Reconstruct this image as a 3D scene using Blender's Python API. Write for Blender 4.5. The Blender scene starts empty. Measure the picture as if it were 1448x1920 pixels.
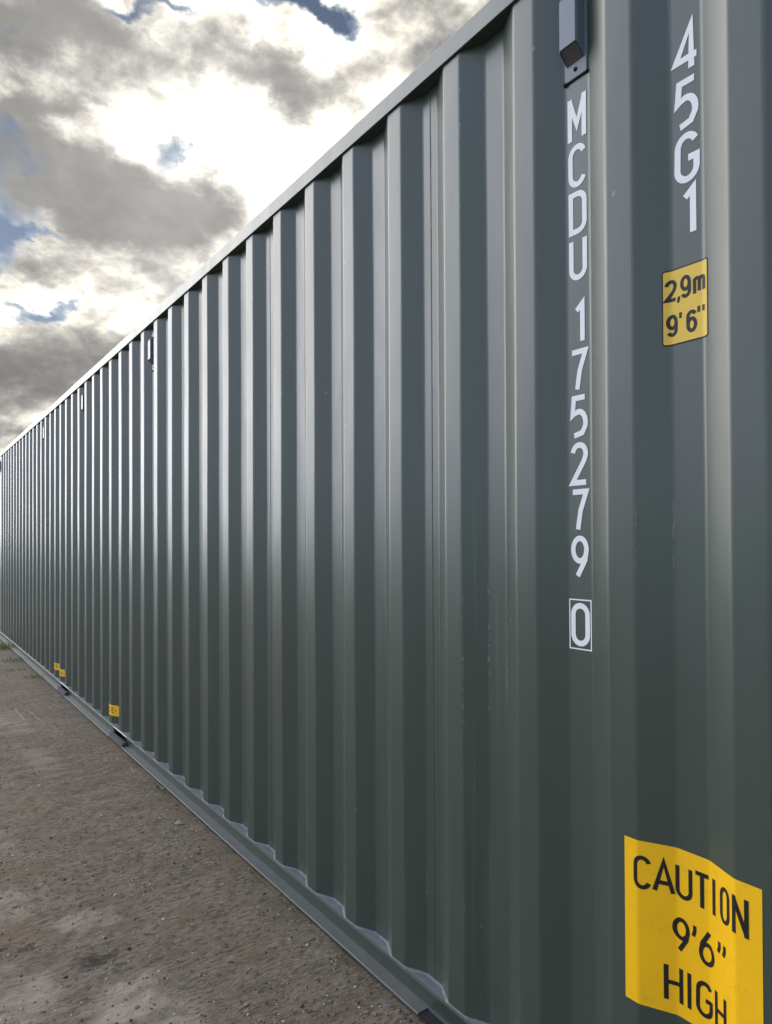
import bpy, bmesh, math, random
from mathutils import Vector, Matrix, noise
random.seed(7)
SC = bpy.context.scene
COL = SC.collection
R = math.radians

# ------------------------------------------------------------------ camera
CAM = Vector((0.1428, -1.3160, 1.4148))
YAW, PITCH_A, ROLL = 0.9556, 0.0106, -0.0048
fw = Vector((-math.sin(YAW) * math.cos(PITCH_A), math.cos(YAW) * math.cos(PITCH_A), math.sin(PITCH_A)))
rt = Vector((math.cos(YAW), math.sin(YAW), 0))
up = rt.cross(fw)
r2 = rt * math.cos(ROLL) + up * math.sin(ROLL)
u2 = up * math.cos(ROLL) - rt * math.sin(ROLL)
cd = bpy.data.cameras.new('camera')
cd.sensor_fit = 'HORIZONTAL'
cd.sensor_width = 36
cd.lens = 1294.45 / 1448 * 36
cd.shift_y = 47.4 / 1448
cd.clip_start, cd.clip_end = 0.02, 3000
cam = bpy.data.objects.new('camera', cd)
M3 = Matrix((r2, u2, -fw)).transposed()
cam.matrix_world = Matrix.Translation(CAM) @ M3.to_4x4()
COL.objects.link(cam)
SC.camera = cam

# ------------------------------------------------------------------ sky and sun
SUN_AZ, SUN_EL = 106.0, 27.0            # degrees left of +Y, above the horizon: behind thin cloud, left of the frame
sun_dir = Vector((-math.sin(R(SUN_AZ)) * math.cos(R(SUN_EL)), math.cos(R(SUN_AZ)) * math.cos(R(SUN_EL)), math.sin(R(SUN_EL))))
GLOW_AZ, GLOW_EL = 71.5, 28.5          # the brightest, thinnest part of the cloud sheet
glow_dir = Vector((-math.sin(R(GLOW_AZ)) * math.cos(R(GLOW_EL)), math.cos(R(GLOW_AZ)) * math.cos(R(GLOW_EL)), math.sin(R(GLOW_EL))))
world = bpy.data.worlds.new('World')
SC.world = world
world.use_nodes = True


class Nd:
    """small helper for node maths"""
    def __init__(s, tree): s.t = tree; s.n = tree.nodes; s.l = tree.links

    def node(s, typ, **kw):
        n = s.n.new(typ)
        for k, v in kw.items(): setattr(n, k, v)
        return n

    def put(s, sock, v):
        if isinstance(v, bpy.types.NodeSocket): s.l.new(v, sock)
        elif v is not None:
            try: sock.default_value = v
            except Exception: sock.default_value = (*v, 1) if len(v) == 3 else v

    def m(s, op, a, b=None, c=None, clamp=False):
        n = s.node('ShaderNodeMath', operation=op, use_clamp=clamp)
        for i, v in enumerate((a, b, c)):
            if v is not None: s.put(n.inputs[i], v)
        return n.outputs[0]

    def v(s, op, a, b=None):
        n = s.node('ShaderNodeVectorMath', operation=op)
        s.put(n.inputs[0], a)
        if b is not None: s.put(n.inputs[1], b)
        return n.outputs['Value'] if op in ('DOT_PRODUCT', 'LENGTH', 'DISTANCE') else n.outputs[0]

    def noise(s, vec, scale, detail=4, rough=.5, dist=0, out='Fac'):
        n = s.node('ShaderNodeTexNoise')
        if vec is not None: s.put(n.inputs['Vector'], vec)
        n.inputs['Scale'].default_value = scale
        n.inputs['Detail'].default_value = detail
        n.inputs['Roughness'].default_value = rough
        n.inputs['Distortion'].default_value = dist
        return n.outputs[out]

    def step(s, x, a, b, lo=0., hi=1.):
        n = s.node('ShaderNodeMapRange', interpolation_type='SMOOTHSTEP')
        s.put(n.inputs[0], x)
        for i, v in enumerate((a, b, lo, hi)): s.put(n.inputs[1 + i], v)
        return n.outputs[0]

    def mix(s, f, a, b, blend='MIX'):
        n = s.node('ShaderNodeMix', data_type='RGBA', blend_type=blend)
        s.put(n.inputs[0], f)
        s.put(n.inputs[6], a if isinstance(a, bpy.types.NodeSocket) else (*a, 1))
        s.put(n.inputs[7], b if isinstance(b, bpy.types.NodeSocket) else (*b, 1))
        return n.outputs[2]

    def mapping(s, vec, scale=(1, 1, 1), rot=(0, 0, 0), loc=(0, 0, 0)):
        n = s.node('ShaderNodeMapping')
        s.put(n.inputs[0], vec)
        n.inputs['Location'].default_value = loc
        n.inputs['Rotation'].default_value = rot
        n.inputs['Scale'].default_value = scale
        return n.outputs[0]


# cloud masses and gaps of this sky: azimuth, elevation (degrees), 2x2 shape matrix, weight
THICK = [
    (76.77, 34.40, -0.1337, -0.0603, 0.0400, -0.4729, 1.05), (82.98, 34.04, -0.2623, 0.0003, -0.1637, -0.6679, 0.80),
    (63.15, 34.17, -0.2168, -0.1399, 0.1845, -0.7084, 1.00), (82.62, 26.61, -0.2400, -0.1111, 0.0776, -0.3580, 1.15),
    (77.16, 25.31, -0.2215, -0.0639, 0.0396, -0.4761, 0.95), (71.44, 25.04, -0.1898, -0.0194, -0.0208, -0.5900, 0.95),
    (81.93, 30.15, -0.3679, 0.0392, -0.4439, -1.5165, 0.80), (74.45, 20.18, -0.1692, -0.0002, -0.0752, -0.6753, 0.55),
    (82.62, 19.78, -0.3836, 0.0003, -0.1670, -1.0219, 0.70), (80.13, 13.54, -0.1434, 0.0121, -0.0823, -0.4227, 0.62),
    (83.30, 14.30, -0.2084, 0.0002, -0.0567, -0.4537, 0.45), (47.62, 36.86, -0.1571, 0.1861, -0.2155, -0.4491, 0.60),
    (54.96, 34.74, -0.3157, 0.0795, -0.1097, -0.9282, 0.40), (83.30, 8.37, -0.5843, 0.0005, -0.1592, -2.1821, 0.40)]
GAPS = [
    (73.24, 37.01, -0.2768, -0.0005, -0.3609, -2.2953, 0.90), (62.04, 38.16, -0.2534, -0.0713, 0.0843, -1.6203, 1.00),
    (59.17, 37.45, -0.4026, -0.3562, 0.3935, -1.1754, 0.90), (71.96, 29.21, -0.6557, -0.1413, 0.0098, -0.7187, 0.90),
    (83.48, 21.97, -0.6113, -0.2108, 0.1150, -0.6639, 1.10), (80.31, 22.17, -0.5077, -0.0457, -0.2273, -2.8814, 0.70),
    (81.92, 16.86, -0.5688, -0.1422, 0.3370, -2.4174, 0.80), (79.59, 17.42, -0.5832, 0.2211, -1.0493, -2.1256, 0.80),
    (83.84, 32.45, -1.6299, 0.0021, -0.1771, -0.7149, 0.70), (64.46, 33.78, -0.7078, -0.5478, 0.7842, -2.3555, 0.40)]


def build_world():
    w = Nd(world.node_tree)
    w.n.clear()
    tc = w.node('ShaderNodeTexCoord').outputs['Generated']
    d = w.v('NORMALIZE', tc)
    dz = w.mapping(d, scale=(1, 1, 1.7))
    sky = w.node('ShaderNodeTexSky', sky_type='NISHITA')
    sky.sun_disc = False
    sky.sun_elevation = R(SUN_EL)
    sky.sun_rotation = R(-SUN_AZ)
    sky.altitude = 100
    sky.dust_density = 0.1
    sky.ozone_density = 2.0
    sep = w.node('ShaderNodeSeparateXYZ')
    w.l.new(d, sep.inputs[0])
    x, y, z = sep.outputs
    az = w.m('MULTIPLY', w.m('ARCTAN2', w.m('MULTIPLY', x, -1.), y), 57.29578)
    el = w.m('MULTIPLY', w.m('ARCSINE', z), 57.29578)
    # ragged edges: the shapes are read at a turbulently shifted direction
    def warp(scale, amp, seed):
        n = w.noise(w.mapping(dz, loc=(seed, seed * .7, 3)), scale, 5, .58, 0, 'Color')
        s_ = w.node('ShaderNodeSeparateXYZ'); w.l.new(n, s_.inputs[0])
        return [w.m('MULTIPLY', w.m('SUBTRACT', o, .5), amp) for o in s_.outputs[:2]]
    a1, e1 = warp(13, 6.5, 1.3)
    azw, elw = w.m('ADD', az, a1), w.m('ADD', el, w.m('MULTIPLY', e1, .8))

    def field(blobs):
        acc = None
        for (a0, e0, m00, m01, m10, m11, amp) in blobs:
            da, de = w.m('SUBTRACT', azw, a0), w.m('SUBTRACT', elw, e0)
            p = w.m('MULTIPLY_ADD', da, m00, w.m('MULTIPLY', de, m01))
            q = w.m('MULTIPLY_ADD', da, m10, w.m('MULTIPLY', de, m11))
            r = w.m('MULTIPLY_ADD', p, p, w.m('MULTIPLY', q, q))
            g = w.m('MULTIPLY', w.m('EXPONENT', w.m('MULTIPLY', r, -.55)), amp)
            acc = g if acc is None else w.m('ADD', acc, g)
        return acc
    n_big = w.noise(dz, 2.6, 5, .55, .3)
    n_mid = w.noise(w.mapping(dz, loc=(4, 2, 7)), 9, 6, .6, .2)
    n_fine = w.noise(w.mapping(dz, loc=(9, 1, 2)), 26, 5, .6, .3)
    cosang = w.v('DOT_PRODUCT', d, tuple(glow_dir))
    ang = w.m('MULTIPLY', w.m('ARCCOSINE', cosang), 57.29578)
    turb = w.m('ADD', w.m('MULTIPLY', w.m('SUBTRACT', n_mid, .5), 1.2), w.m('MULTIPLY', w.m('SUBTRACT', n_fine, .5), .85))
    # broken cloud everywhere, the masses above on top of it
    thick = w.m('ADD', field(THICK), w.m('MULTIPLY', w.step(n_big, .46, .72), .75))
    thick = w.m('ADD', thick, w.m('MULTIPLY', turb, .95))
    gap = w.m('ADD', field(GAPS), w.m('MULTIPLY', w.step(n_big, .47, .30), 1.0))
    gap = w.m('ADD', gap, w.m('MULTIPLY', turb, -.75))
    gap = w.m('ADD', gap, w.m('MULTIPLY', w.step(ang, 62., 125.), 1.0))     # the cloud breaks up away from the sun
    t = w.step(thick, -.85, 1.25)
    g = w.step(gap, .38, 1.20)
    # light of the veiled sun spreading through the cloud
    def glow(sig): return w.m('EXPONENT', w.m('MULTIPLY', w.m('POWER', w.m('DIVIDE', ang, sig), 2.), -1.))
    # towards the sun thin cloud glows and thick cloud is dark; opposite it all cloud is lit from the front
    front = w.step(ang, 21., 62.)
    thin_l = w.m('ADD', w.m('ADD', w.m('MULTIPLY', glow(11.), 2.2), w.m('MULTIPLY', glow(36.), 3.6)), w.m('MULTIPLY_ADD', glow(70.), .7, .14))
    thick_l = w.m('ADD', w.m('MULTIPLY', glow(16.), .07), w.m('MULTIPLY_ADD', front, .32, .066))
    lum = w.m('MULTIPLY', w.m('POWER', thin_l, w.m('SUBTRACT', 1., t)), w.m('POWER', thick_l, t))   # light falls off exponentially with cloud depth
    lum = w.m('MULTIPLY', lum, w.m('MULTIPLY_ADD', turb, -.45, 1.0))
    tint = w.mix(w.step(ang, 8., 38.), (1.0, .90, .66), (1.0, .94, .82))
    tint = w.mix(w.step(t, .3, 1.), tint, (1.0, .97, .92))
    tint = w.mix(front, tint, (.86, .945, 1.19))
    cloud = w.v('MULTIPLY', tint, w.node('ShaderNodeCombineXYZ').outputs[0])
    comb = cloud.node.inputs[1].links[0].from_node
    for i in range(3): w.l.new(w.m('MULTIPLY', lum, CLOUD_GAIN), comb.inputs[i])
    bw = w.node('ShaderNodeRGBToBW'); w.l.new(sky.outputs[0], bw.inputs[0])
    grey = w.node('ShaderNodeCombineXYZ')
    for i in range(3): w.l.new(bw.outputs[0], grey.inputs[i])
    blue = w.v('MULTIPLY', w.mix(.48, sky.outputs[0], grey.outputs[0]), (.86, .88, .95))
    dim = w.step(ang, 16., 75., .27, 1.)
    cb = w.node('ShaderNodeCombineXYZ')
    for i in range(3): w.l.new(dim, cb.inputs[i])
    blue = w.v('MULTIPLY', blue, cb.outputs[0])     # gaps darkened towards the glow, a tuned dimming
    sc_, sb_, co_ = w.node('ShaderNodeSeparateXYZ'), w.node('ShaderNodeSeparateXYZ'), w.node('ShaderNodeCombineXYZ')
    w.l.new(cloud, sc_.inputs[0]); w.l.new(blue, sb_.inputs[0])
    ig = w.m('SUBTRACT', 1., g)
    for i in range(3):      # veil thins out exponentially towards a gap
        w.l.new(w.m('MULTIPLY', w.m('POWER', w.m('MAXIMUM', sc_.outputs[i], 1e-4), ig), w.m('POWER', w.m('MAXIMUM', sb_.outputs[i], 1e-4), g)), co_.inputs[i])
    col = co_.outputs[0]
    bg = w.node('ShaderNodeBackground')
    w.l.new(col, bg.inputs['Color'])
    bg.inputs['Strength'].default_value = SKY_STRENGTH
    out = w.node('ShaderNodeOutputWorld')
    w.l.new(bg.outputs[0], out.inputs[0])


SKY_STRENGTH = 0.10
CLOUD_GAIN = 10.0
build_world()
world.cycles.sampling_method = 'MANUAL'
world.cycles.sample_map_resolution = 512
sl = bpy.data.lights.new('sun', 'SUN')
sl.energy = 0.62
sl.angle = R(56)
sl.color = (1, .985, .965)
so = bpy.data.objects.new('sun', sl)
so.rotation_euler = sun_dir.to_track_quat('Z', 'Y').to_euler()
COL.objects.link(so)
SC.view_settings.view_transform = 'Standard'
SC.view_settings.look = 'None'
SC.view_settings.exposure = 1.70
SC.view_settings.gamma = 1.0
SC.view_settings.use_curve_mapping = False

# ------------------------------------------------------------------ materials
MATS = {}


def new_mat(name):
    m = bpy.data.materials.new(name)
    m.use_nodes = True
    MATS[name] = m
    k = Nd(m.node_tree)
    return m, k, k.n['Principled BSDF']


def paint_material():
    m, k, b = new_mat('container_paint')
    pos = k.node('ShaderNodeNewGeometry').outputs['Position']
    runs = k.noise(k.mapping(pos, scale=(14, 14, .35)), 1.0, 3, .5)            # faint vertical weather runs
    blotch = k.noise(pos, 2.2, 5, .6)
    c = k.mix(runs, (.040, .058, .045), (.049, .068, .054))
    c = k.mix(k.step(blotch, .35, .75), c, (.047, .062, .048))
    # thin dust film low on the wall, in patches
    sp = k.node('ShaderNodeSeparateXYZ'); k.l.new(pos, sp.inputs[0])
    dust = k.m('MULTIPLY', k.step(sp.outputs[2], .55, .0), k.step(k.noise(pos, 9, 5, .65), .42, .75))
    c = k.mix(k.m('MULTIPLY', dust, .10), c, (.17, .16, .14))
    # small nicks and scuffs
    v = k.node('ShaderNodeTexVoronoi', feature='F1'); k.l.new(k.mapping(pos, scale=(1, 1, .6)), v.inputs['Vector'])
    v.inputs['Scale'].default_value = 34
    vc = k.node('ShaderNodeSeparateColor'); k.l.new(v.outputs['Color'], vc.inputs[0])
    nick = k.m('MULTIPLY', k.m('LESS_THAN', v.outputs['Distance'], k.m('MULTIPLY', vc.outputs[1], .16)), k.m('GREATER_THAN', vc.outputs[0], .93))
    c = k.mix(k.m('MULTIPLY', nick, .6), c, k.mix(k.m('GREATER_THAN', vc.outputs[2], .5), (.03, .03, .03), (.20, .21, .20)))
    fold = k.node('ShaderNodeAttribute', attribute_name='fold').outputs['Fac']
    chip = k.m('MULTIPLY', k.m('MULTIPLY', k.step(fold, .45, .9), k.step(k.noise(k.mapping(pos, scale=(1, 1, .45)), 130, 3, .7), .55, .62)), k.step(k.noise(k.mapping(pos, loc=(3, 8, 1)), 2.6, 2, .5), .56, .66))
    c = k.mix(k.m('MULTIPLY', chip, .75), c, k.mix(k.step(k.noise(pos, 1.3, 1, .5), .45, .55), (.018, .017, .016), (.20, .20, .185)))
    rain = k.m('MULTIPLY', k.step(k.noise(k.mapping(pos, scale=(40, 40, .8)), 1.0, 2, .5), .60, .72), k.step(k.noise(k.mapping(pos, scale=(2, 2, .6)), 1.0, 3, .5), .5, .7))
    c = k.mix(k.m('MULTIPLY', rain, .22), c, (.13, .14, .135))
    k.put(b.inputs['Base Color'], c)
    k.put(b.inputs['Roughness'], k.step(k.noise(k.mapping(pos, scale=(6, 6, 1.5)), 1.5, 4, .6), .2, .8, .30, .38))
    b.inputs['Specular IOR Level'].default_value = .75
    bp2 = k.node('ShaderNodeBump'); bp2.inputs['Strength'].default_value = .22; bp2.inputs['Distance'].default_value = .006
    k.l.new(k.noise(k.mapping(pos, scale=(3.5, 3.5, 1.6)), 2.0, 2, .4), bp2.inputs['Height'])
    k.l.new(bp2.outputs[0], b.inputs['Normal'])
    return m


def simple(name, col, rough=.5, spec=.5, metal=0, var=.12, scale=30):
    m, k, b = new_mat(name)
    pos = k.node('ShaderNodeNewGeometry').outputs['Position']
    n = k.noise(pos, scale, 4, .6)
    k.put(b.inputs['Base Color'], k.mix(n, tuple(c * (1 - var) for c in col), tuple(min(1, c * (1 + var)) for c in col)))
    b.inputs['Roughness'].default_value = rough
    b.inputs['Specular IOR Level'].default_value = spec
    b.inputs['Metallic'].default_value = metal
    return m


PAINT = paint_material()
WHITE = simple('white_vinyl', (.80, .80, .80), .45, .4, var=.04)
BLACK = simple('black_print', (.013, .012, .012), .5, .35, var=.1)
YELLOW = simple('caution_yellow', (.88, .49, .007), .42, .4, var=.05, scale=8)
YELLOW2 = simple('label_yellow', (.74, .50, .06), .42, .4, var=.05, scale=20)
SEAL = simple('grey_sealant', (.115, .128, .135), .6, .4, var=.25, scale=60)
VENT = simple('vent_plastic', (.125, .150, .185), .32, .5, var=.06)
for mm, bs in ((YELLOW, .22), (YELLOW2, .15)):
    k_ = Nd(mm.node_tree); b_ = k_.n['Principled BSDF']
    ps = k_.node('ShaderNodeNewGeometry').outputs['Position']
    bpn = k_.node('ShaderNodeBump'); bpn.inputs['Strength'].default_value = bs; bpn.inputs['Distance'].default_value = .004
    k_.l.new(k_.noise(k_.mapping(ps, scale=(1, 1, .5)), 22, 3, .6), bpn.inputs['Height']); k_.l.new(bpn.outputs[0], b_.inputs['Normal'])
    old = b_.inputs['Base Color'].links[0].from_socket
    gr_ = k_.m('MULTIPLY', k_.step(k_.noise(ps, 35, 5, .7), .52, .75), .22)
    k_.put(b_.inputs['Base Color'], k_.mix(gr_, old, (.30, .20, .06)))
STEEL = simple('casting_steel', (.07, .09, .083), .5, .5, var=.2, scale=12)
PALE_RAIL = simple('pale_rail_paint', (.074, .083, .080), .6, .5, var=.35, scale=14)  # flange colour, lighter than the wall paint
LEDGE = simple('pale_ledge', (.125, .136, .148), .6, .4, var=.4, scale=26)  # bluish grey, paler than the wall paint
ROUGH = simple('scuffed_steel', (.070, .072, .076), .8, .15, var=.3, scale=20)
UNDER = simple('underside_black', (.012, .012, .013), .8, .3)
LEAF = simple('dry_leaf', (.30, .235, .155), .8, .2, var=.25, scale=60)


def grille_material():
    m, k, b = new_mat('vent_mesh')
    pos = k.node('ShaderNodeTexCoord').outputs['Object']
    v = k.node('ShaderNodeTexVoronoi', feature='F1'); v.inputs['Randomness'].default_value = 0
    v.inputs['Scale'].default_value = 300
    k.l.new(pos, v.inputs['Vector'])
    hole = k.m('LESS_THAN', v.outputs['Distance'], .36)
    k.put(b.inputs['Base Color'], k.mix(hole, (.075, .072, .066), (.010, .010, .010)))
    b.inputs['Roughness'].default_value = .7
    return m


GRILLE = grille_material()


def grass_material():
    m, k, b = new_mat('grass_blade')
    pos = k.node('ShaderNodeNewGeometry').outputs['Position']
    n = k.noise(pos, 45, 3, .6)
    k.put(b.inputs['Base Color'], k.mix(n, (.07, .13, .02), (.22, .26, .06)))
    b.inputs['Roughness'].default_value = .6
    return m


GRASS = grass_material()


def ground_material():
    m, k, b = new_mat('packed_dirt')
    pos = k.node('ShaderNodeNewGeometry').outputs['Position']
    flat = k.mapping(pos, scale=(1, 1, 0))
    streak = k.mapping(flat, scale=(2.2, .75, 1), rot=(0, 0, R(12)))
    big = k.noise(flat, 1.1, 4, .55)
    mid = k.noise(streak, 4.5, 6, .62, .4)
    grain = k.noise(streak, 34, 5, .7, .2)
    fine = k.noise(flat, 240, 3, .7)
    c = k.mix(k.step(big, .3, .7), (.195, .152, .110), (.245, .204, .155))
    c = k.mix(k.step(mid, .35, .68), c, (.300, .248, .182))
    c = k.mix(k.m('MULTIPLY', k.step(grain, .54, .34), .85), c, (.055, .042, .034))
    c = k.mix(k.m('MULTIPLY', k.step(grain, .54, .68), .7), c, (.36, .30, .225))
    # ochre and reddish stains
    och = k.noise(k.mapping(flat, loc=(5, 3, 0)), 3.2, 4, .6)
    c = k.mix(k.m('MULTIPLY', k.step(och, .50, .70), .7), c, (.215, .145, .078))
    # dry pale clay showing through in patches, a damp dark spot, two tyre scrapes
    wv = k.noise(flat, 6, 5, .65, 0, 'Color')
    wob = k.v('ADD', flat, k.v('MULTIPLY', k.v('SUBTRACT', wv, (.5, .5, .5)), (.42, .42, 0)))

    def spot(cx, cy, rx, ry, amp):
        q = k.v('MULTIPLY', k.v('SUBTRACT', wob, (cx, cy, 0)), (1 / rx, 1 / ry, 0))
        return k.m('MULTIPLY', k.step(k.v('LENGTH', q), 1.15, .35), amp)
    pale = None
    for a in [(-2.66, -.72, .15, .07, .75), (-2.09, -.71, .14, .18, 1.0), (-1.93, -.62, .10, .11, .8), (-2.97, -.97, .18, .12, .7),
              (-2.30, -1.0, .16, .13, .85), (-2.50, -1.22, .5, .24, .9), (-3.6, -1.0, .3, .12, .5), (-1.85, -.95, .2, .25, .8), (-4.9, -.55, .5, .12, .35),
              (-6.3, -.55, .8, .12, .4)]:
        s = spot(*a)
        pale = s if pale is None else k.m('MAXIMUM', pale, s)
    pale = k.m('MULTIPLY', pale, k.step(mid, .25, .6))
    c = k.mix(k.m('MULTIPLY', pale, .95), c, (.50, .435, .345))
    damp = k.m('MAXIMUM', spot(-2.383, -.741, .07, .055, .9), k.m('MAXIMUM', spot(-2.65, -.92, .035, .03, .8), spot(-2.30, -.70, .03, .03, .7)))
    c = k.mix(damp, c, (.040, .030, .027))
    # mossy earth along the container
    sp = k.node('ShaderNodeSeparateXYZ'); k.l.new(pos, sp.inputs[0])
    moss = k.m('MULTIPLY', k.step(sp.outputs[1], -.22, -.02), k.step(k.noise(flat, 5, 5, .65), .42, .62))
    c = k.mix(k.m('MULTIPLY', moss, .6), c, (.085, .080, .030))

    def scrape(x0, y0, x1, y1, wd):
        L = math.hypot(x1 - x0, y1 - y0); ux, uy = (x1 - x0) / L, (y1 - y0) / L
        rel = k.v('SUBTRACT', flat, (x0, y0, 0))
        al = k.v('DOT_PRODUCT', rel, (ux, uy, 0)); ac = k.m('ABSOLUTE', k.v('DOT_PRODUCT', rel, (-uy, ux, 0)))
        return k.m('MULTIPLY', k.m('MULTIPLY', k.step(ac, wd, wd * .2), k.step(al, 0., L * .2)), k.step(al, L, L * .7))
    scr = k.m('MAXIMUM', scrape(-6.81, -.476, -6.0, -.455, .012), scrape(-6.75, -.40, -5.85, -.335, .012))
    c = k.mix(k.m('MULTIPLY', scr, k.step(grain, .3, .6, 0, .8)), c, (.42, .39, .35))
    c = k.mix(k.step(fine, .3, .75, 0, .45), c, k.mix(k.noise(flat, 120, 2, .5), (.06, .05, .042), (.30, .26, .21)))
    # rough grass beyond the yard
    edge = k.m('ADD', sp.outputs[1], k.m('MULTIPLY', k.noise(flat, .35, 4, .6), 5.))
    far = k.m('MAXIMUM', k.step(edge, -5., -9.), k.step(sp.outputs[0], -17., -24.))
    c = k.mix(far, c, k.mix(k.noise(flat, 1.7, 5, .65), (.040, .062, .020), (.095, .115, .045)))
    k.put(b.inputs['Base Color'], c)
    b.inputs['Roughness'].default_value = .93
    b.inputs['Specular IOR Level'].default_value = .25
    h = k.m('ADD', k.m('MULTIPLY', grain, .7), k.m('MULTIPLY', fine, .35))
    bp = k.node('ShaderNodeBump'); bp.inputs['Strength'].default_value = 1.0; bp.inputs['Distance'].default_value = .03
    k.l.new(h, bp.inputs['Height']); k.l.new(bp.outputs[0], b.inputs['Normal'])
    return m


DIRT = ground_material()
STONES = [simple('stone_%s' % n, c, .85, .3, var=.3, scale=200) for n, c in
          (('brown', (.15, .12, .095)), ('grey', (.19, .17, .15)), ('dark', (.055, .047, .042)), ('pale', (.42, .38, .33)), ('ochre', (.20, .14, .08)))]

# ------------------------------------------------------------------ mesh helpers


def link(name, me, mat=None, parent=None, smooth=False):
    o = bpy.data.objects.new(name, me)
    if mat is not None and not me.materials: me.materials.append(mat)
    if smooth:
        for p in me.polygons: p.use_smooth = True
    if parent is not None: o.parent = parent
    COL.objects.link(o)
    return o


def mesh(name, verts, faces):
    me = bpy.data.meshes.new(name)
    me.from_pydata([tuple(v) for v in verts], [], faces)
    me.validate()
    me.update()
    return me


def bm_box(bm, x0, x1, y0, y1, z0, z1):
    v = [bm.verts.new(c) for c in ((x0, y0, z0), (x1, y0, z0), (x1, y1, z0), (x0, y1, z0), (x0, y0, z1), (x1, y0, z1), (x1, y1, z1), (x0, y1, z1))]
    for f in ((3, 2, 1, 0), (4, 5, 6, 7), (0, 1, 5, 4), (1, 2, 6, 5), (2, 3, 7, 6), (3, 0, 4, 7)):
        bm.faces.new([v[i] for i in f])


def box(name, x0, x1, y0, y1, z0, z1, mat, parent, bev=0.0, seg=2):
    bm = bmesh.new()
    bm_box(bm, x0, x1, y0, y1, z0, z1)
    if bev:
        bmesh.ops.bevel(bm, geom=list(bm.edges), offset=bev, segments=seg, affect='EDGES', profile=.5)
    me = bpy.data.meshes.new(name)
    bm.to_mesh(me); bm.free()
    return link(name, me, mat, parent)


def extrude_profile(name, pts, axis_vals, mat, parent, closed=True, place=None, smooth=False):
    """pts: (y,z) outline swept along x values"""
    vs, fs = [], []
    n = len(pts)
    for x in axis_vals:
        for (a, b_) in pts:
            vs.append((x, a, b_) if place is None else place(x, a, b_))
    for i in range(len(axis_vals) - 1):
        for j in range(n if closed else n - 1):
            a = i * n + j; b_ = i * n + (j + 1) % n
            fs.append((a, b_, b_ + n, a + n))
    if closed:
        fs.append(tuple(range(n))); fs.append(tuple(range((len(axis_vals) - 1) * n, len(axis_vals) * n)))
    me = mesh(name, vs, fs)
    bm = bmesh.new(); bm.from_mesh(me); bmesh.ops.recalc_face_normals(bm, faces=bm.faces); bm.to_mesh(me); bm.free()
    return link(name, me, mat, parent, smooth)


# ------------------------------------------------------------------ ground
Z0 = -0.014


def gheight(x, y):
    p = Vector((x, y, 0))
    near = 1.0 / (1.0 + max(0, abs(x + 2.5) - 6) * .1)
    h = .010 * noise.noise(p * 1.3) + .006 * noise.noise(Vector((x * 5, y * 2.6, 3)))
    h += near * (.0060 * noise.noise(Vector((x * 15, y * 9, 5))) + .0048 * noise.noise(Vector((x * 40, y * 28, 8))) + .0030 * noise.noise(Vector((x * 78, y * 70, 2))))
    fade = min(1, max(.25, (-.02 - y) / .25)) if y < 2.5 else 1
    return Z0 + h * fade - (.004 if y > -.05 else 0)


def axis(d0, d1, step, lo, hi, grow=1.22):
    a = [d0 + i * step for i in range(int((d1 - d0) / step) + 1)]
    s, v = step, a[0]
    pre = []
    while v > lo: s *= grow; v -= s; pre.append(v)
    s, v = step, a[-1]
    post = []
    while v < hi: s *= grow; v += s; post.append(v)
    return pre[::-1] + a + post


gx = axis(-5.2, -1.2, .0115, -900, 900)
gy = axis(-1.75, .04, .0115, -900, 900)
gv = [(x, y, gheight(x, y)) for y in gy for x in gx]
nx = len(gx)
gf = [(j * nx + i, j * nx + i + 1, (j + 1) * nx + i + 1, (j + 1) * nx + i) for j in range(len(gy) - 1) for i in range(nx - 1)]
ground = link('ground', mesh('ground', gv, gf), DIRT, None, True)
ground['kind'] = 'structure'
ground['label'] = 'brown packed dirt and gravel yard beside the container'

# ------------------------------------------------------------------ the container
P = 0.284                      # pitch of the corrugation
XR = -0.4923                   # right edge of one outer flat
FLAT, SLOPE = .0705, .0705
INNER = P - FLAT - 2 * SLOPE
DEPTH = .036
X_NEAR, X_FAR = 0.0, -12.9
Z_LEDGE, Z_TOP0, Z_TOP1 = .071, 2.832, 2.892
WIDTH = 2.438


def corr_points(k):
    """profile corners of period k, going -X: right edge of outer flat k, its left edge, inner right, inner left"""
    x = XR - k * P
    return [(x, 0.), (x - FLAT, 0.), (x - FLAT - SLOPE, DEPTH), (x - FLAT - SLOPE - INNER, DEPTH)]


corners = []
for k in range(-1, 41): corners += corr_points(k)
# corners run from near to far (decreasing x); keep what lies between the end posts
corners = [c for c in corners if c[0] < -.165]
corners = [(-.13, 0.)] + corners
last = corners[-1]
corners.append((last[0] - SLOPE, 0.))
corners.append((X_FAR + .13, 0.))


def round_profile(cs, r=.0055, n=4):
    out = [cs[0]]
    for i in range(1, len(cs) - 1):
        p, q, s = Vector(cs[i - 1]), Vector(cs[i]), Vector(cs[i + 1])
        a = q + (p - q).normalized() * r
        b = q + (s - q).normalized() * r
        out.append(tuple(q + (p - q).normalized() * (r + .002)))
        for j in range(n + 1):
            t = j / n
            out.append(tuple(a * (1 - t) ** 2 + q * 2 * t * (1 - t) + b * t * t))
        out.append(tuple(q + (s - q).normalized() * (r + .002)))
    out.append(cs[-1])
    return out


PROF = round_profile(corners)          # decreasing x
PXS = [p[0] for p in PROF]


def yprof(x):
    lo, hi = 0, len(PROF) - 1
    if x >= PXS[0]: return PROF[0][1]
    if x <= PXS[-1]: return PROF[-1][1]
    while hi - lo > 1:
        m_ = (lo + hi) // 2
        if PXS[m_] >= x: lo = m_
        else: hi = m_
    t = (PXS[lo] - x) / max(1e-9, PXS[lo] - PXS[hi])
    return PROF[lo][1] * (1 - t) + PROF[hi][1] * t


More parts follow.
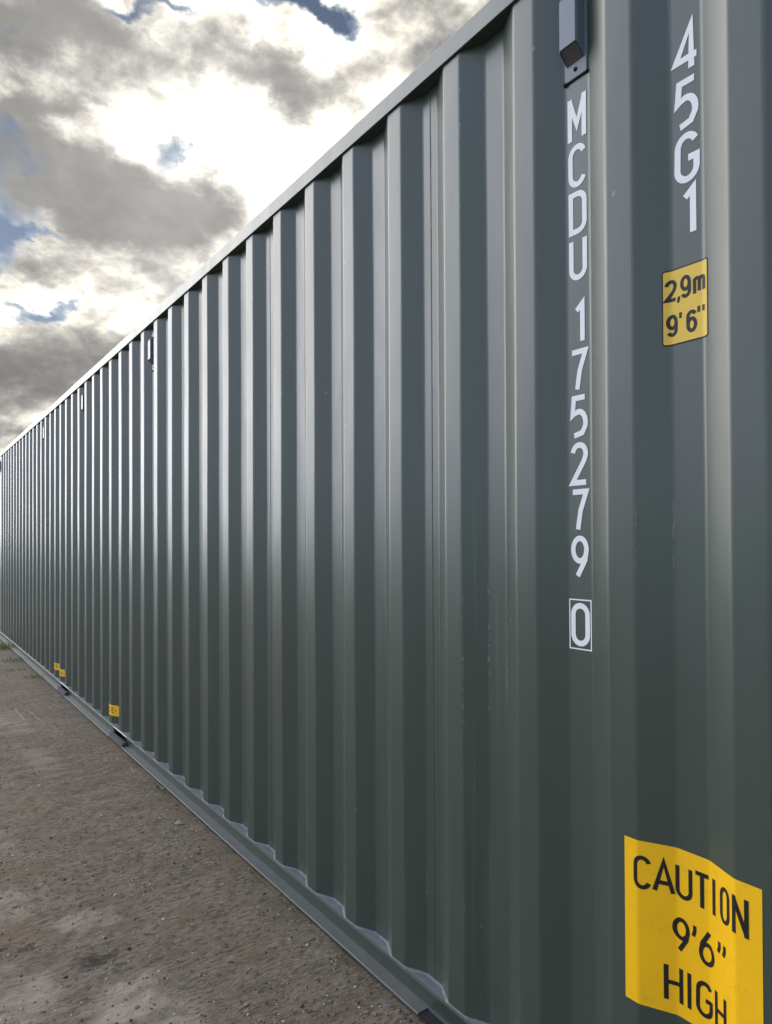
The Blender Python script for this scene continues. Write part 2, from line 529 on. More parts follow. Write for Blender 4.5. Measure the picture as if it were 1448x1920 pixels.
def wave(x, z):
    e = min(1., max(0., (z - Z_LEDGE) / .25)) * min(1., max(0., (Z_TOP0 - z) / .25))
    return e * (.0016 * noise.noise(Vector((x * .9, 0, z * 1.1))) + .0009 * noise.noise(Vector((x * 3.1, 4, z * 1.9))))


def wavex(x, z):
    if x > -1.2: return 0.
    e = min(1., max(0., (z - Z_LEDGE) / .2)) * min(1., max(0., (Z_TOP0 - z) / .2))
    i = min(range(len(corners)), key=lambda j: abs(corners[j][0] - x))
    return e * (.0022 * noise.noise(Vector((i * 3.7, 9, z * .9))) + .0010 * noise.noise(Vector((i * 5.3, 2, z * 3.1))))


def wall(x, z, off=0.):
    return (x, yprof(x) + wave(x, z) - off, z)


root = bpy.data.objects.new('shipping_container', None)
root.location = (0, 0, 0)
COL.objects.link(root)
root['label'] = 'long dark green corrugated steel shipping container standing on the dirt yard'
root['category'] = 'container'

# side panels, seam to seam (four corrugations each)
def recess_x(k): return XR - k * P + (FLAT + SLOPE + INNER / 2) * -1 + P   # centre of the recess to the right of outer flat k
SEAMS = [recess_x(k) for k in range(0, 41, 4)]
# (recess_x(4) lies between flats 4 and 3)
NZ = 40
zs = [Z_LEDGE + (Z_TOP0 - Z_LEDGE) * i / NZ for i in range(NZ + 1)]
bounds = [PXS[0]] + SEAMS + [PXS[-1]]
for i in range(len(bounds) - 1):
    xa, xb = bounds[i], bounds[i + 1]
    xs = [xa] + [x for x in PXS if xb + 1e-4 < x < xa - 1e-4] + [xb]
    ends = (xs[0], xs[-1])
    vs = [(x if x in ends else x + wavex(x, z), yprof(x) + wave(x, z), z) for z in zs for x in xs]
    n = len(xs)
    fs = [(r * n + c, (r + 1) * n + c, (r + 1) * n + c + 1, r * n + c + 1) for r in range(NZ) for c in range(n - 1)]
    me = mesh('side_panel', vs, fs)
    me.flip_normals() if me.polygons[0].normal.y > 0 else None
    at = me.attributes.new('fold', 'FLOAT', 'POINT')      # 1 on the bends, where the paint gets knocked
    cx_ = [c[0] for c in corners]
    row = [1. if min(abs(x - c) for c in cx_) < .0035 else 0. for x in xs]
    at.data.foreach_set('value', row * (NZ + 1))
    link('side_panel', me, PAINT, root, True)

# vertical welds where the panels meet
for s in SEAMS:
    vs, fs = [], []
    m_ = 5
    for z in [Z_LEDGE + .004 + (Z_TOP0 - .006 - Z_LEDGE) * i / 150 for i in range(151)]:
        rr = .0025 + .0006 * noise.noise(Vector((s * 9, 1, z * 60)))
        for j in range(m_ + 1):
            a = math.pi * j / m_
            xx = s + rr * 1.5 * math.cos(a)
            vs.append((xx, yprof(s) + wave(s, z) - rr * math.sin(a) * .8 + .0004, z))
    n = m_ + 1
    fs = [(r * n + c, (r + 1) * n + c, (r + 1) * n + c + 1, r * n + c + 1) for r in range(150) for c in range(m_)]
    link('weld_seam', mesh('weld_seam', vs, fs), PAINT, root, True)

# top rail: square tube with rounded edges
def round_rect(y0, y1, z0, z1, r, n=3):
    pts = []
    for (cy, cz, a0) in ((y1 - r, z1 - r, 0), (y0 + r, z1 - r, 90), (y0 + r, z0 + r, 180), (y1 - r, z0 + r, 270)):
        for i in range(n + 1):
            a = R(a0 + 90 * i / n)
            pts.append((cy + r * math.cos(a), cz + r * math.sin(a)))
    return pts
rail_x = [X_NEAR - .16 - (X_NEAR - .16 - (X_FAR + .16)) * i / 60 for i in range(61)]
def rail_place(x, y, z): return (x, y + .0015 * noise.noise(Vector((x * .8, 3, 3))), z + .0025 * noise.noise(Vector((x * .5, 1, 7))))
top_rail = extrude_profile('top_rail', round_rect(-.0075, .0525, Z_TOP0, Z_TOP1, .0025), rail_x, PAINT, root, place=rail_place)
extrude_profile('top_rail', round_rect(WIDTH - .0525, WIDTH + .0075, Z_TOP0, Z_TOP1, .006), [rail_x[0], rail_x[-1]], PAINT, root)

# bottom rail: channel web with a turned-out lower flange, cut by two fork pockets
POCKETS = [(-5.257, -4.895), (-7.300, -6.940)]
bottom = bpy.data.objects.new('bottom_rail', None)
bottom.parent = root
COL.objects.link(bottom)
WEB_Y, Z_FL = -.0045, .004
segs, x = [], X_NEAR - .16
for (a, b_) in POCKETS:
    segs.append((x, b_)); x = a
segs.append((x, X_FAR + .16))
def seg_x(a, b_): 
    n = max(2, int(abs(a - b_) / .2)); return [a + (b_ - a) * i / n for i in range(n + 1)]
for (a, b_) in segs:
    extrude_profile('rail_web', [(WEB_Y + .013, Z_FL + .001), (WEB_Y, Z_LEDGE - .006), (WEB_Y + .002, Z_LEDGE), (.055, Z_LEDGE), (.055, Z_LEDGE - .006), (WEB_Y + .008, Z_LEDGE - .006), (WEB_Y + .019, Z_FL + .001)],
                    seg_x(a, b_), PAINT, bottom)
for (a, b_) in POCKETS:     # the channel's top carries on above the pocket
    extrude_profile('rail_web', [(WEB_Y, Z_LEDGE - .009), (WEB_Y, Z_LEDGE - .004), (WEB_Y + .003, Z_LEDGE), (.055, Z_LEDGE), (.055, Z_LEDGE - .009)], [b_ - .0005, a + .0005], PAINT, bottom)
def flange(a, b_, mat=None):
    fl = [(-.034, Z_FL - .009), (-.037, Z_FL - .006), (-.037, Z_FL - .003), (-.034, Z_FL), (-.012, Z_FL + .0005), (WEB_Y + .009, Z_FL + .0015), (WEB_Y + .0145, Z_FL + .003), (WEB_Y + .0145, Z_FL - .009)]
    extrude_profile('rail_flange', fl, seg_x(a, b_), PALE_RAIL, bottom, place=lambda x, y, z: (x, y + .002 * noise.noise(Vector((x * 1.2, 8, 1))), z))
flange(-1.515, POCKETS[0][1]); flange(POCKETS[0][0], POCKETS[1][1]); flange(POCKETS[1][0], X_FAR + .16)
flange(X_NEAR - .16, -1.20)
box('gap_lip', -1.5145, -1.2005, WEB_Y + .007, WEB_Y + .0145, Z_FL - .004, Z_FL + .003, PALE_RAIL, bottom)  # lip carrying the junction line on across the flange gap
box('gap_shade_fill', -1.5145, -1.2005, -.0335, WEB_Y + .0065, Z_FL - .008, Z_FL - .003, UNDER, bottom)  # black filler painted in for the shade of the flange gap
for (a, b_) in POCKETS:
    pk = bpy.data.objects.new('fork_pocket', None); pk.parent = bottom; COL.objects.link(pk)
    # strap across the foot of the opening, tunnel walls behind it
    extrude_profile('pocket_strap', [(-.0365, Z_FL - .009), (-.0365, Z_FL - .004), (-.026, Z_FL + .026), (-.0035, Z_FL + .026), (-.0035, Z_FL - .009)], [a + .001, b_ - .001], ROUGH, pk)
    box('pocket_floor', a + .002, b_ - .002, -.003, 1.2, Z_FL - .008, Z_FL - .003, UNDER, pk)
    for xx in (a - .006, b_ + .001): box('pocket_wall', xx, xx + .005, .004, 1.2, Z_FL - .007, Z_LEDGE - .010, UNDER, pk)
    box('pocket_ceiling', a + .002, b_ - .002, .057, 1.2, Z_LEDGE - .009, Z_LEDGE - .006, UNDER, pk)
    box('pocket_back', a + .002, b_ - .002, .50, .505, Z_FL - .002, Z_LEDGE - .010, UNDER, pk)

# pale sealant run along the foot of the panels, one bead to each corrugation
def bead(x0, x1):
    xs = sorted({x0, x1, *[x for x in PXS if x0 < x < x1]})
    extra = []
    for a, b_ in zip(xs, xs[1:]):
        n = max(1, int((b_ - a) / .006)); extra += [a + (b_ - a) * i / n for i in range(n)]
    xs = extra + [xs[-1]]
    vs = []
    for x in xs:
        wd = .0055 + .0025 * noise.noise(Vector((x * 60, 2, 5))) + .002 * noise.noise(Vector((x * 15, 7, 5)))
        y = yprof(x)
        dy = (yprof(x + .002) - yprof(x - .002)) / .004
        l = math.hypot(1, dy); nxn, nyn = dy / l, -1 / l
        for (o, h) in ((-.001, wd * 1.1), (wd * .45, wd * .62), (wd, .0003)):
            px, py = x + nxn * o, y + nyn * o
            vs.append((px, max(py, WEB_Y + .0025) if h < .001 else max(py, WEB_Y + .003), Z_LEDGE + h))
    fs = [(i * 3 + j, i * 3 + j + 1, i * 3 + j + 4, i * 3 + j + 3) for i in range(len(xs) - 1) for j in range(2)]
    me = mesh('sealant_bead', vs, fs)
    if sum(p.normal.z for p in me.polygons) < 0: me.flip_normals()
    link('sealant_bead', me, SEAL, root, True)
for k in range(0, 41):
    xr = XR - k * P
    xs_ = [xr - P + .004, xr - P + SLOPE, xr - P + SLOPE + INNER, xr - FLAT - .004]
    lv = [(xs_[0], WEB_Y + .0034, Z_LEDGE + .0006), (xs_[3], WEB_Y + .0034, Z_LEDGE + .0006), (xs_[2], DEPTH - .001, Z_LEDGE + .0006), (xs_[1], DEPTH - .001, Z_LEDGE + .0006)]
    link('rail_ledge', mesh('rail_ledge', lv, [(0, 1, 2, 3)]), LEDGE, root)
    bead(xr - FLAT * .5 - P + .0, xr - FLAT * .5 - .0004)

# ends, back, roof, floor, posts and castings
def corr_sheet(name, n, pitch, place, mat):
    vs, fs = [], []
    L = n * pitch
    row = []
    for i in range(n):
        row += [(i * pitch, 0.), (i * pitch + pitch * .25, 0.), (i * pitch + pitch * .5, 1.), (i * pitch + pitch * .75, 1.)]
    row.append((L, 0.))
    for t in (0, 1):
        for (u, dpt) in row: vs.append(place(u / L, dpt, t))
    m_ = len(row)
    fs = [(i, i + 1, m_ + i + 1, m_ + i) for i in range(m_ - 1)]
    return link(name, mesh(name, vs, fs), mat, root)
XA, XB = X_FAR + .13, X_NEAR - .13
corr_sheet('back_panel', 42, P, lambda u, dp, t: (XA + (XB - XA) * u, WIDTH - dp * DEPTH, Z_LEDGE + (Z_TOP0 - Z_LEDGE) * t), PAINT)
corr_sheet('roof_panel', 58, .21, lambda u, dp, t: (XA + (XB - XA) * u, .05 + (WIDTH - .10) * t, Z_TOP1 - .004 - dp * .02), PAINT)
corr_sheet('end_panel', 9, .25, lambda u, dp, t: (X_FAR + .03 + dp * .04, .12 + (WIDTH - .24) * u, Z_LEDGE + .05 + (Z_TOP0 - Z_LEDGE - .05) * t), PAINT)
corr_sheet('end_panel', 9, .25, lambda u, dp, t: (X_NEAR - .03 - dp * .04, .12 + (WIDTH - .24) * u, Z_LEDGE + .05 + (Z_TOP0 - Z_LEDGE - .05) * t), PAINT)
box('floor_plate', X_FAR + .14, X_NEAR - .14, .06, WIDTH - .06, .062, .078, UNDER, root)
box('bottom_rail', X_FAR + .16, X_NEAR - .16, WIDTH - .05, WIDTH + .004, Z_FL, Z_LEDGE, PAINT, root)
for xe, s in ((X_NEAR, -1), (X_FAR, 1)):
    for y0, y1, sy in ((-.004, .12, 1), (WIDTH - .12, WIDTH + .004, -1)):
        xa, xb = sorted((xe, xe + s * .14))
        box('corner_post', xa + .004, xb - .004, y0 + .003, y1 - .003, .10, 2.78, PAINT, root, .008)
        for z0, z1 in ((-.012, .106), (2.778, 2.896)):
            bm = bmesh.new()
            xa2, xb2 = sorted((xe, xe + s * .178))
            bm_box(bm, xa2, xb2, y0 - .003, y1 + .04 * sy if sy > 0 else y1 + .003, z0, z1)
            bmesh.ops.bevel(bm, geom=list(bm.edges), offset=.006, segments=2, affect='EDGES')
            me = bpy.data.meshes.new('corner_casting'); bm.to_mesh(me); bm.free()
            cc = link('corner_casting', me, STEEL, root)
            # oval hole on the side face
            cx, cz = (xa2 + xb2) / 2, (z0 + z1) / 2
            yy = (y0 - .0036) if sy > 0 else (y1 + .0036)
            n = 20
            vs = [(cx + (.04 if math.cos(2 * math.pi * i / n) > 0 else -.04) * .4 + .025 * math.cos(2 * math.pi * i / n), yy, cz + .025 * math.sin(2 * math.pi * i / n)) for i in range(n)]
            link('lifting_hole', mesh('lifting_hole', vs, [tuple(range(n))]), UNDER, cc)
    box('end_rail', min(xe, xe + s * .06) + .002, max(xe, xe + s * .06) - .002, .13, WIDTH - .13, Z_FL, .125, PAINT, root)
    box('end_rail', min(xe, xe + s * .06) + .002, max(xe, xe + s * .06) - .002, .13, WIDTH - .13, 2.80, 2.89, PAINT, root)

# ------------------------------------------------------------------ air vents high on the recesses
def vent(xc, y_in, zb=2.553, name='air_vent'):
    v = bpy.data.objects.new(name, None)
    v.parent = root; COL.objects.link(v)
    w2 = .0335
    box('base_plate', xc - w2, xc + w2, y_in - .0042, y_in + .003, zb, zb + .245, VENT, v, .0015, 1)
    yb, yf = y_in - .0045, y_in - .034
    zt = zb + .218
    side = [(yb, zb + .036), (yf, zb + .066), (yf, zb + .185), (yf + .006, zb + .196), (yb, zt)]
    hw = .026
    bm = bmesh.new()
    L_ = [bm.verts.new((xc - hw, a, b_)) for a, b_ in side]
    R_ = [bm.verts.new((xc + hw, a, b_)) for a, b_ in side]
    bm.faces.new(L_[::-1]); bm.faces.new(R_)
    for i in range(1, len(side) - 1): bm.faces.new((L_[i], L_[i + 1], R_[i + 1], R_[i]))
    bmesh.ops.recalc_face_normals(bm, faces=bm.faces)
    long_e = [e for e in bm.edges if len(e.link_faces) == 2]
    bmesh.ops.bevel(bm, geom=long_e, offset=.0025, segments=2, affect='EDGES')
    me = bpy.data.meshes.new('vent_hood'); bm.to_mesh(me); bm.free()
    link('vent_hood', me, VENT, v)
    g = hw - .0025
    gv_ = [(xc - g, yb, zb + .037), (xc + g, yb, zb + .037), (xc + g, yf + .002, zb + .0665), (xc - g, yf + .002, zb + .0665)]
    link('vent_grille', mesh('vent_grille', gv_, [(0, 1, 2, 3)]), GRILLE, v)
    # lower rivet and the dark sealant bead under the plate
    vs, fs = [], []
    n = 12
    for (r_, o) in ((.0055, 0), (.005, .002), (.0028, .0034)):
        vs += [(xc + r_ * math.cos(2 * math.pi * i / n), y_in - .0042 - o, zb + .0205 + r_ * math.sin(2 * math.pi * i / n)) for i in range(n)]
    for q in range(2): fs += [(q * n + i, q * n + (i + 1) % n, (q + 1) * n + (i + 1) % n, (q + 1) * n + i) for i in range(n)]
    fs.append(tuple(range(2 * n, 3 * n)))
    link('rivet', mesh('rivet', vs, fs), UNDER, v)
    xs = [xc - w2 - .002 + (2 * w2 + .004) * i / 14 for i in range(15)]
    vs = []
    for x in xs:
        t = abs(x - xc) / w2
        rr = .0022 + (.0030 if x < xc - w2 * .82 else .0012 if t > .85 else 0) + .0005 * noise.noise(Vector((x * 300, 1, 1)))
        for j in range(6):
            a = 2 * math.pi * j / 6
            vs.append((x, y_in - .002 - rr * math.cos(a), zb - .001 + rr * math.sin(a)))
    fs = [(i * 6 + j, i * 6 + (j + 1) % 6, (i + 1) * 6 + (j + 1) % 6, (i + 1) * 6 + j) for i in range(14) for j in range(6)] + [tuple(range(6)), tuple(range(84, 90))]
    link('vent_sealant', mesh('vent_sealant', vs, fs), UNDER, v, True)
for k in (2, 14, 21, 28): vent(recess_x(k), DEPTH)
vent(-12.30, 0.)

# ------------------------------------------------------------------ lettering: strokes on a 0..w x 0..1 cell
def arc(cx, cy, rx, ry, a0, a1, n=14):
    return [(cx + rx * math.cos(R(a0 + (a1 - a0) * i / n)), cy + ry * math.sin(R(a0 + (a1 - a0) * i / n))) for i in range(n + 1)]


G = {   # centre lines on a unit-high cell, x from 0 to the width given first
    'M': (.46, [[(0, 0), (0, 1)], [(0, 1), (.23, .32), (.46, 1)], [(.46, 1), (.46, 0)]]),
    'C': (.42, [arc(.21, .74, .21, .26, 20, 180) + arc(.21, .26, .21, .26, 180, 340)]),
    'D': (.42, [[(.0, 0), (0, 1), (.2, 1)] + arc(.2, .78, .22, .22, 90, 0) + arc(.2, .22, .22, .22, 0, -90) + [(0, 0)]]),
    'U': (.42, [[(0, 1)] + arc(.21, .23, .21, .23, 180, 360) + [(.42, 1)]]),
    '1': (.18, [[(0, .84), (.18, 1), (.18, 0)]]),
    '7': (.42, [[(0, 1), (.42, 1), (.24, .5), (.16, 0)]]),
    '5': (.40, [[(.38, 1), (.04, 1), (.0, .56), (.06, .60)] + arc(.19, .33, .21, .30, 110, -20) + [(.30, .06), (.05, -.0)]]),
    '2': (.42, [arc(.21, .76, .20, .24, 170, -10) + [(.36, .58), (0, 0), (.42, 0)]]),
    '9': (.42, [arc(.21, .70, .205, .30, -8, 352, 24), [(.415, .70), (.37, .42), (.14, 0)]]),
    '0': (.44, [arc(.22, .76, .22, .24, 0, 180) + arc(.22, .24, .22, .24, 180, 360) + [(.44, .76)]]),
    '4': (.48, [[(.36, 0), (.36, 1), (0, .26), (.48, .26)]]),
    'G': (.44, [arc(.22, .74, .21, .26, 25, 180) + arc(.22, .26, .22, .26, 180, 350) + [(.44, .48), (.25, .48)]]),
    'A': (.48, [[(0, 0), (.24, 1), (.48, 0)], [(.08, .30), (.40, .30)]]),
    'T': (.42, [[(0, 1), (.42, 1)], [(.21, 1), (.21, 0)]]),
    'I': (.02, [[(.01, 0), (.01, 1)]]),
    'O': (.42, [arc(.21, .76, .21, .24, 0, 180) + arc(.21, .24, .21, .24, 180, 360) + [(.42, .76)]]),
    'N': (.44, [[(0, 0), (0, 1)], [(0, 1), (.44, 0)], [(.44, 0), (.44, 1)]]),
    'H': (.42, [[(0, 0), (0, 1)], [(.42, 0), (.42, 1)], [(0, .52), (.42, .52)]]),
    '6': (.42, [arc(.21, .30, .205, .30, 0, 360, 24), [(.005, .30), (.05, .58), (.28, 1)]]),
    "'": (.06, [[(.05, 1), (.05, .84), (.0, .66)]]),
    ',': (.06, [[(.05, .10), (.05, -.06), (.0, -.20)]]),
    '|': (.02, [[(.01, 1), (.01, .70)]]),
    'm': (.60, [[(0, 0), (0, .72)], arc(.15, .56, .15, .16, 180, 0) + [(.30, 0)], arc(.45, .56, .15, .16, 180, 0) + [(.60, 0)]]),
    'b9': (.42, [arc(.21, .68, .21, .32, 0, 360, 24), [(.42, .68)] + arc(.21, .26, .21, .26, 0, -150, 12)]),
    'b6': (.42, [arc(.21, .32, .21, .32, 0, 360, 24), [(.0, .32)] + arc(.21, .74, .21, .26, 180, 25, 12)]),
    'b2': (.42, [arc(.21, .74, .20, .26, 175, -20) + [(.34, .48), (.02, .03), (.0, 0), (.43, 0)]]),
}


def ribbon(pts, w, closed=False):
    """flat ribbon of width w round a polyline, mitred"""
    p = [Vector((a, b_)) for a, b_ in pts]
    q = [p[0]]
    for v in p[1:]:
        if (v - q[-1]).length > 1e-5: q.append(v)
    p = q
    if (p[0] - p[-1]).length < 1e-4: closed = True; p = p[:-1]
    n = len(p)
    L_, R_ = [], []
    for i in range(n):
        a = p[i - 1] if (i > 0 or closed) else None
        b_ = p[(i + 1) % n] if (i < n - 1 or closed) else None
        d1 = (p[i] - a).normalized() if a is not None else (b_ - p[i]).normalized()
        d2 = (b_ - p[i]).normalized() if b_ is not None else d1
        t = (d1 + d2)
        t = t.normalized() if t.length > 1e-6 else d1
        nrm = Vector((-t.y, t.x))
        c = max(.38, nrm.dot(Vector((-d1.y, d1.x))))
        L_.append(p[i] + nrm * (w / 2 / c)); R_.append(p[i] - nrm * (w / 2 / c))
    m_ = n if closed else n - 1
    vs = L_ + R_
    fs = [(i, (i + 1) % n, n + (i + 1) % n, n + i) for i in range(m_)]
    return vs, fs


def on_wall(bm, off):
    """cut a flat x/z mesh at the folds of the sheet and lay it on the steel"""
    if not bm.verts: return
    x0, x1 = min(v.co.x for v in bm.verts), max(v.co.x for v in bm.verts)
    for px in [x for x in PXS if x0 < x < x1]:
        bmesh.ops.bisect_plane(bm, geom=list(bm.verts) + list(bm.edges) + list(bm.faces), plane_co=(px, 0, 0), plane_no=(1, 0, 0), dist=1e-6)
    for v in bm.verts:
        v.co.y = yprof(v.co.x) + wave(v.co.x, v.co.z) - off - v.co.y
    bmesh.ops.recalc_face_normals(bm, faces=bm.faces)
    for f in bm.faces:
        if f.normal.y > 0: f.normal_flip()


def glyph(name, ch, xc, z0, h, mat, parent, stroke, sx=1.0, off=.0009, lean=0.):
    w, strokes = G[ch]
    hs, ws = h - stroke, 1
    bm = bmesh.new()
    for i, s in enumerate(strokes):
        pts = [(xc + (a - w / 2) * h * sx + lean * (b_ - .5) * h, z0 + stroke / 2 + b_ * hs) for a, b_ in s]
        if len(s) == 2 and abs(s[0][0] - s[1][0]) < 1e-6 and ch not in "',|":      # upright strokes reach the full height
            d = stroke / 2
            pts = [(pts[0][0], pts[0][1] + (-d if s[0][1] <= 0 else d if s[0][1] >= 1 else 0)), (pts[1][0], pts[1][1] + (d if s[1][1] >= 1 else -d if s[1][1] <= 0 else 0))]
        vs, fs = ribbon(pts, stroke)
        bv = [bm.verts.new((v.x, .00012 * i, v.y)) for v in vs]
        for f in fs: bm.faces.new([bv[j] for j in f])
    on_wall(bm, off)
    me = bpy.data.meshes.new(name); bm.to_mesh(me); bm.free()
    return link(name, me, mat, parent)


def plate(name, x0, x1, z0, z1, mat, parent, off, r=0.):
    bm = bmesh.new()
    pts = []
    if r:
        for (cx, cz, a0) in ((x1 - r, z1 - r, 0), (x0 + r, z1 - r, 90), (x0 + r, z0 + r, 180), (x1 - r, z0 + r, 270)):
            pts += [(cx + r * math.cos(R(a0 + 90 * i / 4)), cz + r * math.sin(R(a0 + 90 * i / 4))) for i in range(5)]
    else:
        pts = [(x1, z1), (x0, z1), (x0, z0), (x1, z0)]
    bm.faces.new([bm.verts.new((a, 0, b_)) for a, b_ in pts])
    zz = z0 + .05
    while zz < z1 - .01:
        bmesh.ops.bisect_plane(bm, geom=list(bm.verts) + list(bm.edges) + list(bm.faces), plane_co=(0, 0, zz), plane_no=(0, 0, 1), dist=1e-6)
        zz += .05
    on_wall(bm, off)
    me = bpy.data.meshes.new(name); bm.to_mesh(me); bm.free()
    return link(name, me, mat, parent)


XT = -.9535
def kind(c): return 'digit' if c in '0123456789b9b6b2' else 'letter'
for ch, zt in (('M', 2.5085), ('C', 2.391), ('D', 2.276), ('U', 2.163), ('1', 2.005), ('7', 1.889), ('5', 1.7765), ('2', 1.6615), ('7', 1.5475), ('9', 1.4345), ('0', 1.271)):
    glyph(kind(ch), ch, XT + (.003 if ch == '1' else 0), zt - .105, .105, WHITE, root, .0135, sx=.92 if ch != 'M' else .88)
bm = bmesh.new()      # frame round the check digit
x0, x1, z0, z1, t_ = XT - .0335, XT + .0335, 1.1575, 1.280, .0032
for (a, b_, c, d) in ((x0, x1, z0, z0 + t_), (x0, x1, z1 - t_, z1), (x0, x0 + t_, z0 + t_, z1 - t_), (x1 - t_, x1, z0 + t_, z1 - t_)):
    bm.faces.new([bm.verts.new(q) for q in ((a, 0, c), (b_, 0, c), (b_, 0, d), (a, 0, d))])
on_wall(bm, .0009)
me = bpy.data.meshes.new('digit_frame'); bm.to_mesh(me); bm.free(); link('digit_frame', me, WHITE, root)
for ch, zt in (('4', 2.510), ('5', 2.394), ('G', 2.279), ('1', 2.164)):
    glyph(kind(ch), ch, -.668 + (.004 if ch == '1' else 0), zt - .106, .106, WHITE, root, .0140, sx=.93)

# height label with its black border
hl = plate('height_label', -.7228, -.6213, 1.8370, 1.9997, BLACK, root, .0008, .006)
hl['label'] = 'yellow height label with black border reading 2,9m 9\' 6"'
hy = plate('label_face', -.7205, -.6235, 1.8400, 1.9965, YELLOW2, hl, .0012, .004)
LS = .0075
for ch, xc, zb, h, sx in (('b2', -.7055, 1.931, .047, 1.0), (',', -.6895, 1.931, .047, 1.0), ('b9', -.673, 1.931, .048, .92), ('m', -.6425, 1.9335, .046, .82),
                          ('b9', -.7035, 1.856, .047, .92), ('|', -.685, 1.8595, .047, 1), ('b6', -.6597, 1.855, .047, .92), ('|', -.6440, 1.8615, .047, 1), ('|', -.6333, 1.8615, .047, 1)):
    glyph('mark' if ch in "|,'" else 'letter' if ch == 'm' else 'digit', ch, xc, zb, h, BLACK, hl, LS if ch not in '|,' else .006, sx=sx * .92, off=.0016)

# large caution sticker folded into the corrugation
cs = plate('caution_sticker', -.8085, -.5100, .4150, .7685, YELLOW, root, .0009)
cs['label'] = 'large yellow sticker reading CAUTION 9\'6" HIGH'
CS_ = .0088
for ch, xc in (('C', -.7680), ('A', -.7285), ('U', -.6890), ('T', -.6490), ('I', -.6200), ('O', -.5893), ('N', -.5522)):
    glyph('letter', ch, xc, .6645, .0725, BLACK, cs, .0076 if ch == 'O' else CS_, sx={'C': .88, 'O': .62, 'N': .80}.get(ch, .95), off=.0014)
for ch, xc in (('9', -.6955), ("'", -.6672), ('6', -.6385), ("'", -.6068), ("'", -.5925)):
    glyph('mark' if ch == "'" else 'digit', ch, xc, .551, .0735, BLACK, cs, CS_ if ch != "'" else .0075, sx=.95, off=.0014)
for ch, xc in (('H', -.7115), ('I', -.6790), ('G', -.6455), ('H', -.6036)):
    glyph('letter', ch, xc, .4430, .0735, BLACK, cs, .008 if xc > -.61 else CS_, sx=.80 if xc > -.61 else .92, off=.0014)

# small yellow fork-pocket warnings low on the wall
def small_sticker(x0, x1, z0, z1):
    s = plate('warning_sticker', x0, x1, z0, z1, YELLOW, root, .0009)
    s['label'] = 'small yellow warning sticker with faded print'
    for i in range(3):
        zc = z1 - (z1 - z0) * (.28 + .2 * i)
        xx = x0 + .03
        while xx < x1 - .05:
            wd = random.uniform(.018, .04)
            plate('faded_print', xx, xx + wd, zc - .005, zc + .005, FADED, s, .0014)
            xx += wd + .012
FADED = simple('faded_print', (.30, .20, .03), .5, .3)
small_sticker(-5.500, -5.235, .135, .215)
small_sticker(-7.500, -7.245, .128, .196)
small_sticker(-7.775, -7.515, .150, .218)

# ------------------------------------------------------------------ gravel, leaf, weeds
def icoverts():
    bm = bmesh.new(); bmesh.ops.create_icosphere(bm, subdivisions=1, radius=1)
    v = [tuple(q.co) for q in bm.verts]; bm.verts.index_update()
    f = [tuple(q.index for q in fc.verts) for fc in bm.faces]; bm.free(); return v, f
IV, IF = icoverts()
gv, gf, gm = [], [], []
rng = random.Random(11)
def stone(x, y, s, mi):
    q = Matrix.Rotation(rng.random() * 6.28, 3, 'Z') @ Matrix.Rotation(rng.uniform(-.5, .5), 3, 'X')
    sc = Vector((s * rng.uniform(.8, 1.4), s * rng.uniform(.7, 1.2), s * rng.uniform(.45, .8)))
    z = gheight(x, y) + sc.z * rng.uniform(-.2, .45)
    b0 = len(gv)
    for v in IV:
        j = 1 + rng.uniform(-.22, .22)
        w = q @ Vector((v[0] * sc.x * j, v[1] * sc.y * j, v[2] * sc.z * j))
        gv.append((x + w.x, y + w.y, z + w.z))
    for f in IF: gf.append((f[0] + b0, f[1] + b0, f[2] + b0)); gm.append(mi)
N = 30000
for i in range(N):
    u = rng.random()
    x = -1.15 - (u ** 1.7) * 7.5
    y = -.045 - rng.random() * min(1.6, 1.25 + .1 * (-x))
    dens = .5 + .9 * noise.noise(Vector((x * 1.8, y * 1.2, 4))) + (.5 if y > -.2 else 0)
    if rng.random() > dens: continue
    r = rng.random()
    s = .0013 + .0036 * r * r + (.0045 * rng.random() if rng.random() < .09 else 0)
    stone(x, y, s, rng.choices((0, 1, 2, 3, 4), (26, 28, 22, 13, 11))[0])
me = mesh('gravel', gv, gf)
for m_ in STONES: me.materials.append(m_)
me.polygons.foreach_set('material_index', gm)
gr = link('gravel', me)
gr['kind'] = 'stuff'; gr['label'] = 'loose small gravel scattered over the dirt'; gr['category'] = 'gravel'

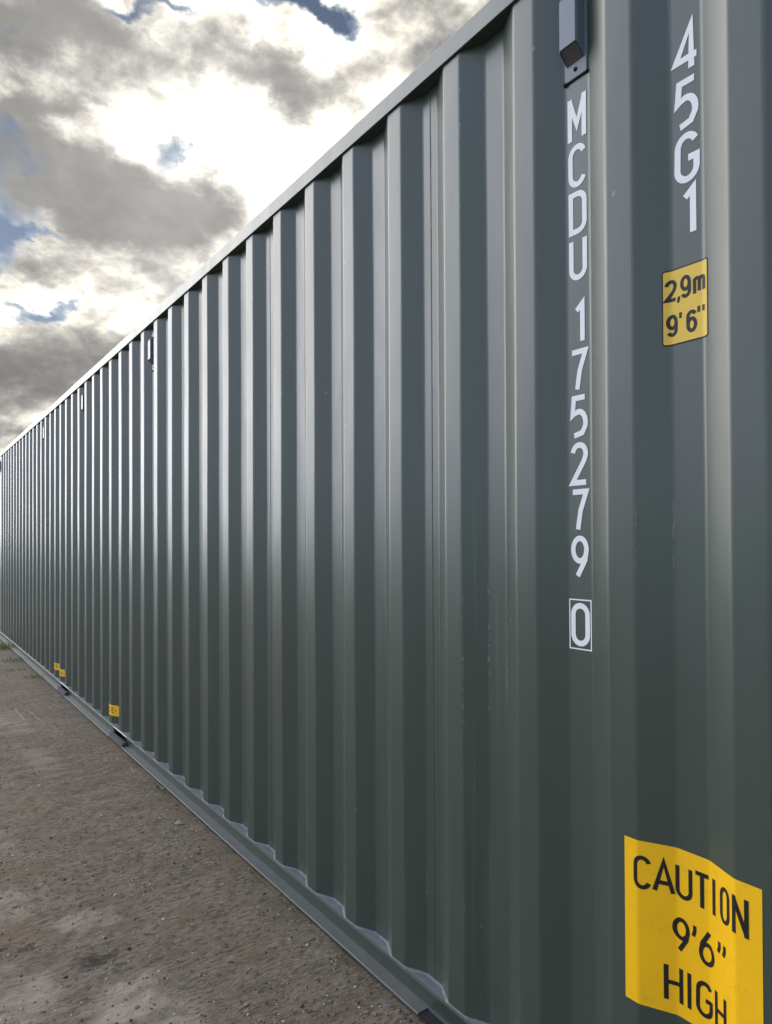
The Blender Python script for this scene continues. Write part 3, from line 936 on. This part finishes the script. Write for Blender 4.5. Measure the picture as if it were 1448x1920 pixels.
def leaf(x, y, ln, rot):
    vs, fs = [], []
    n = 9
    for i in range(n):
        t = i / (n - 1)
        w = ln * .26 * math.sin(math.pi * min(1, t * .93 + .05)) ** .8
        for j, sgn in enumerate((-1, -.5, 0, .5, 1)):
            vs.append((ln * (t - .5), w * sgn, .003 + .22 * w * abs(sgn) + .005 * math.sin(t * 5.0) * (1 + .4 * sgn)))
    for i in range(n - 1):
        for j in range(4): fs.append((i * 5 + j, i * 5 + j + 1, i * 5 + j + 6, i * 5 + j + 5))
    o = link('fallen_leaf', mesh('fallen_leaf', vs, fs), LEAF, None, True)
    sm = o.modifiers.new('thickness', 'SOLIDIFY'); sm.thickness = .0006
    o.location = (x, y, gheight(x, y) + .001); o.rotation_euler = (.15, .1, rot)
    return o
lf = leaf(-3.369, -.128, .062, 1.25)
lf['label'] = 'pale dry leaf lying on the dirt beside the bottom rail'; lf['category'] = 'leaf'

def tuft(x, y, h, n, spread, label, seed):
    q = random.Random(seed)
    vs, fs = [], []
    for i in range(n):
        a = q.random() * 6.283; rr = spread * math.sqrt(q.random())
        bx, by = rr * math.cos(a), rr * math.sin(a)
        hh = h * q.uniform(.45, 1.1); wd = q.uniform(.0018, .0038)
        la = q.random() * 6.283; ln = hh * q.uniform(.25, .9)
        pa = la + 1.57
        b0 = len(vs)
        for k in range(4):
            t = k / 3
            cx, cy, cz = bx + math.cos(la) * ln * t * t, by + math.sin(la) * ln * t * t, hh * (t - .25 * t * t)
            w = wd * (1 - t * .92)
            vs.append((cx - math.cos(pa) * w, cy - math.sin(pa) * w, cz)); vs.append((cx + math.cos(pa) * w, cy + math.sin(pa) * w, cz))
        for k in range(3): fs.append((b0 + 2 * k, b0 + 2 * k + 1, b0 + 2 * k + 3, b0 + 2 * k + 2))
    o = link('grass_tuft', mesh('grass_tuft', vs, fs), GRASS)
    o.location = (x, y, gheight(x, y) - .003)
    o['label'] = label; o['category'] = 'grass'; o['group'] = 'weeds along the foot of the container'
    return o
tuft(-3.96, -.055, .030, 60, .05, 'small green weed against the rail, the nearest tuft to the camera', 1)
tuft(-10.9, -.14, .12, 320, .24, 'bright grass clump at the far end of the container', 2)
tuft(-8.85, -.20, .035, 90, .12, 'low yellowish weed patch standing slightly out from the rail', 3)
tuft(-8.25, -.07, .045, 120, .14, 'low weeds against the rail before the farther fork pocket', 4)
tuft(-9.6, -.08, .06, 150, .18, 'dark weed patch by the rail, next to the far grass clump', 5)
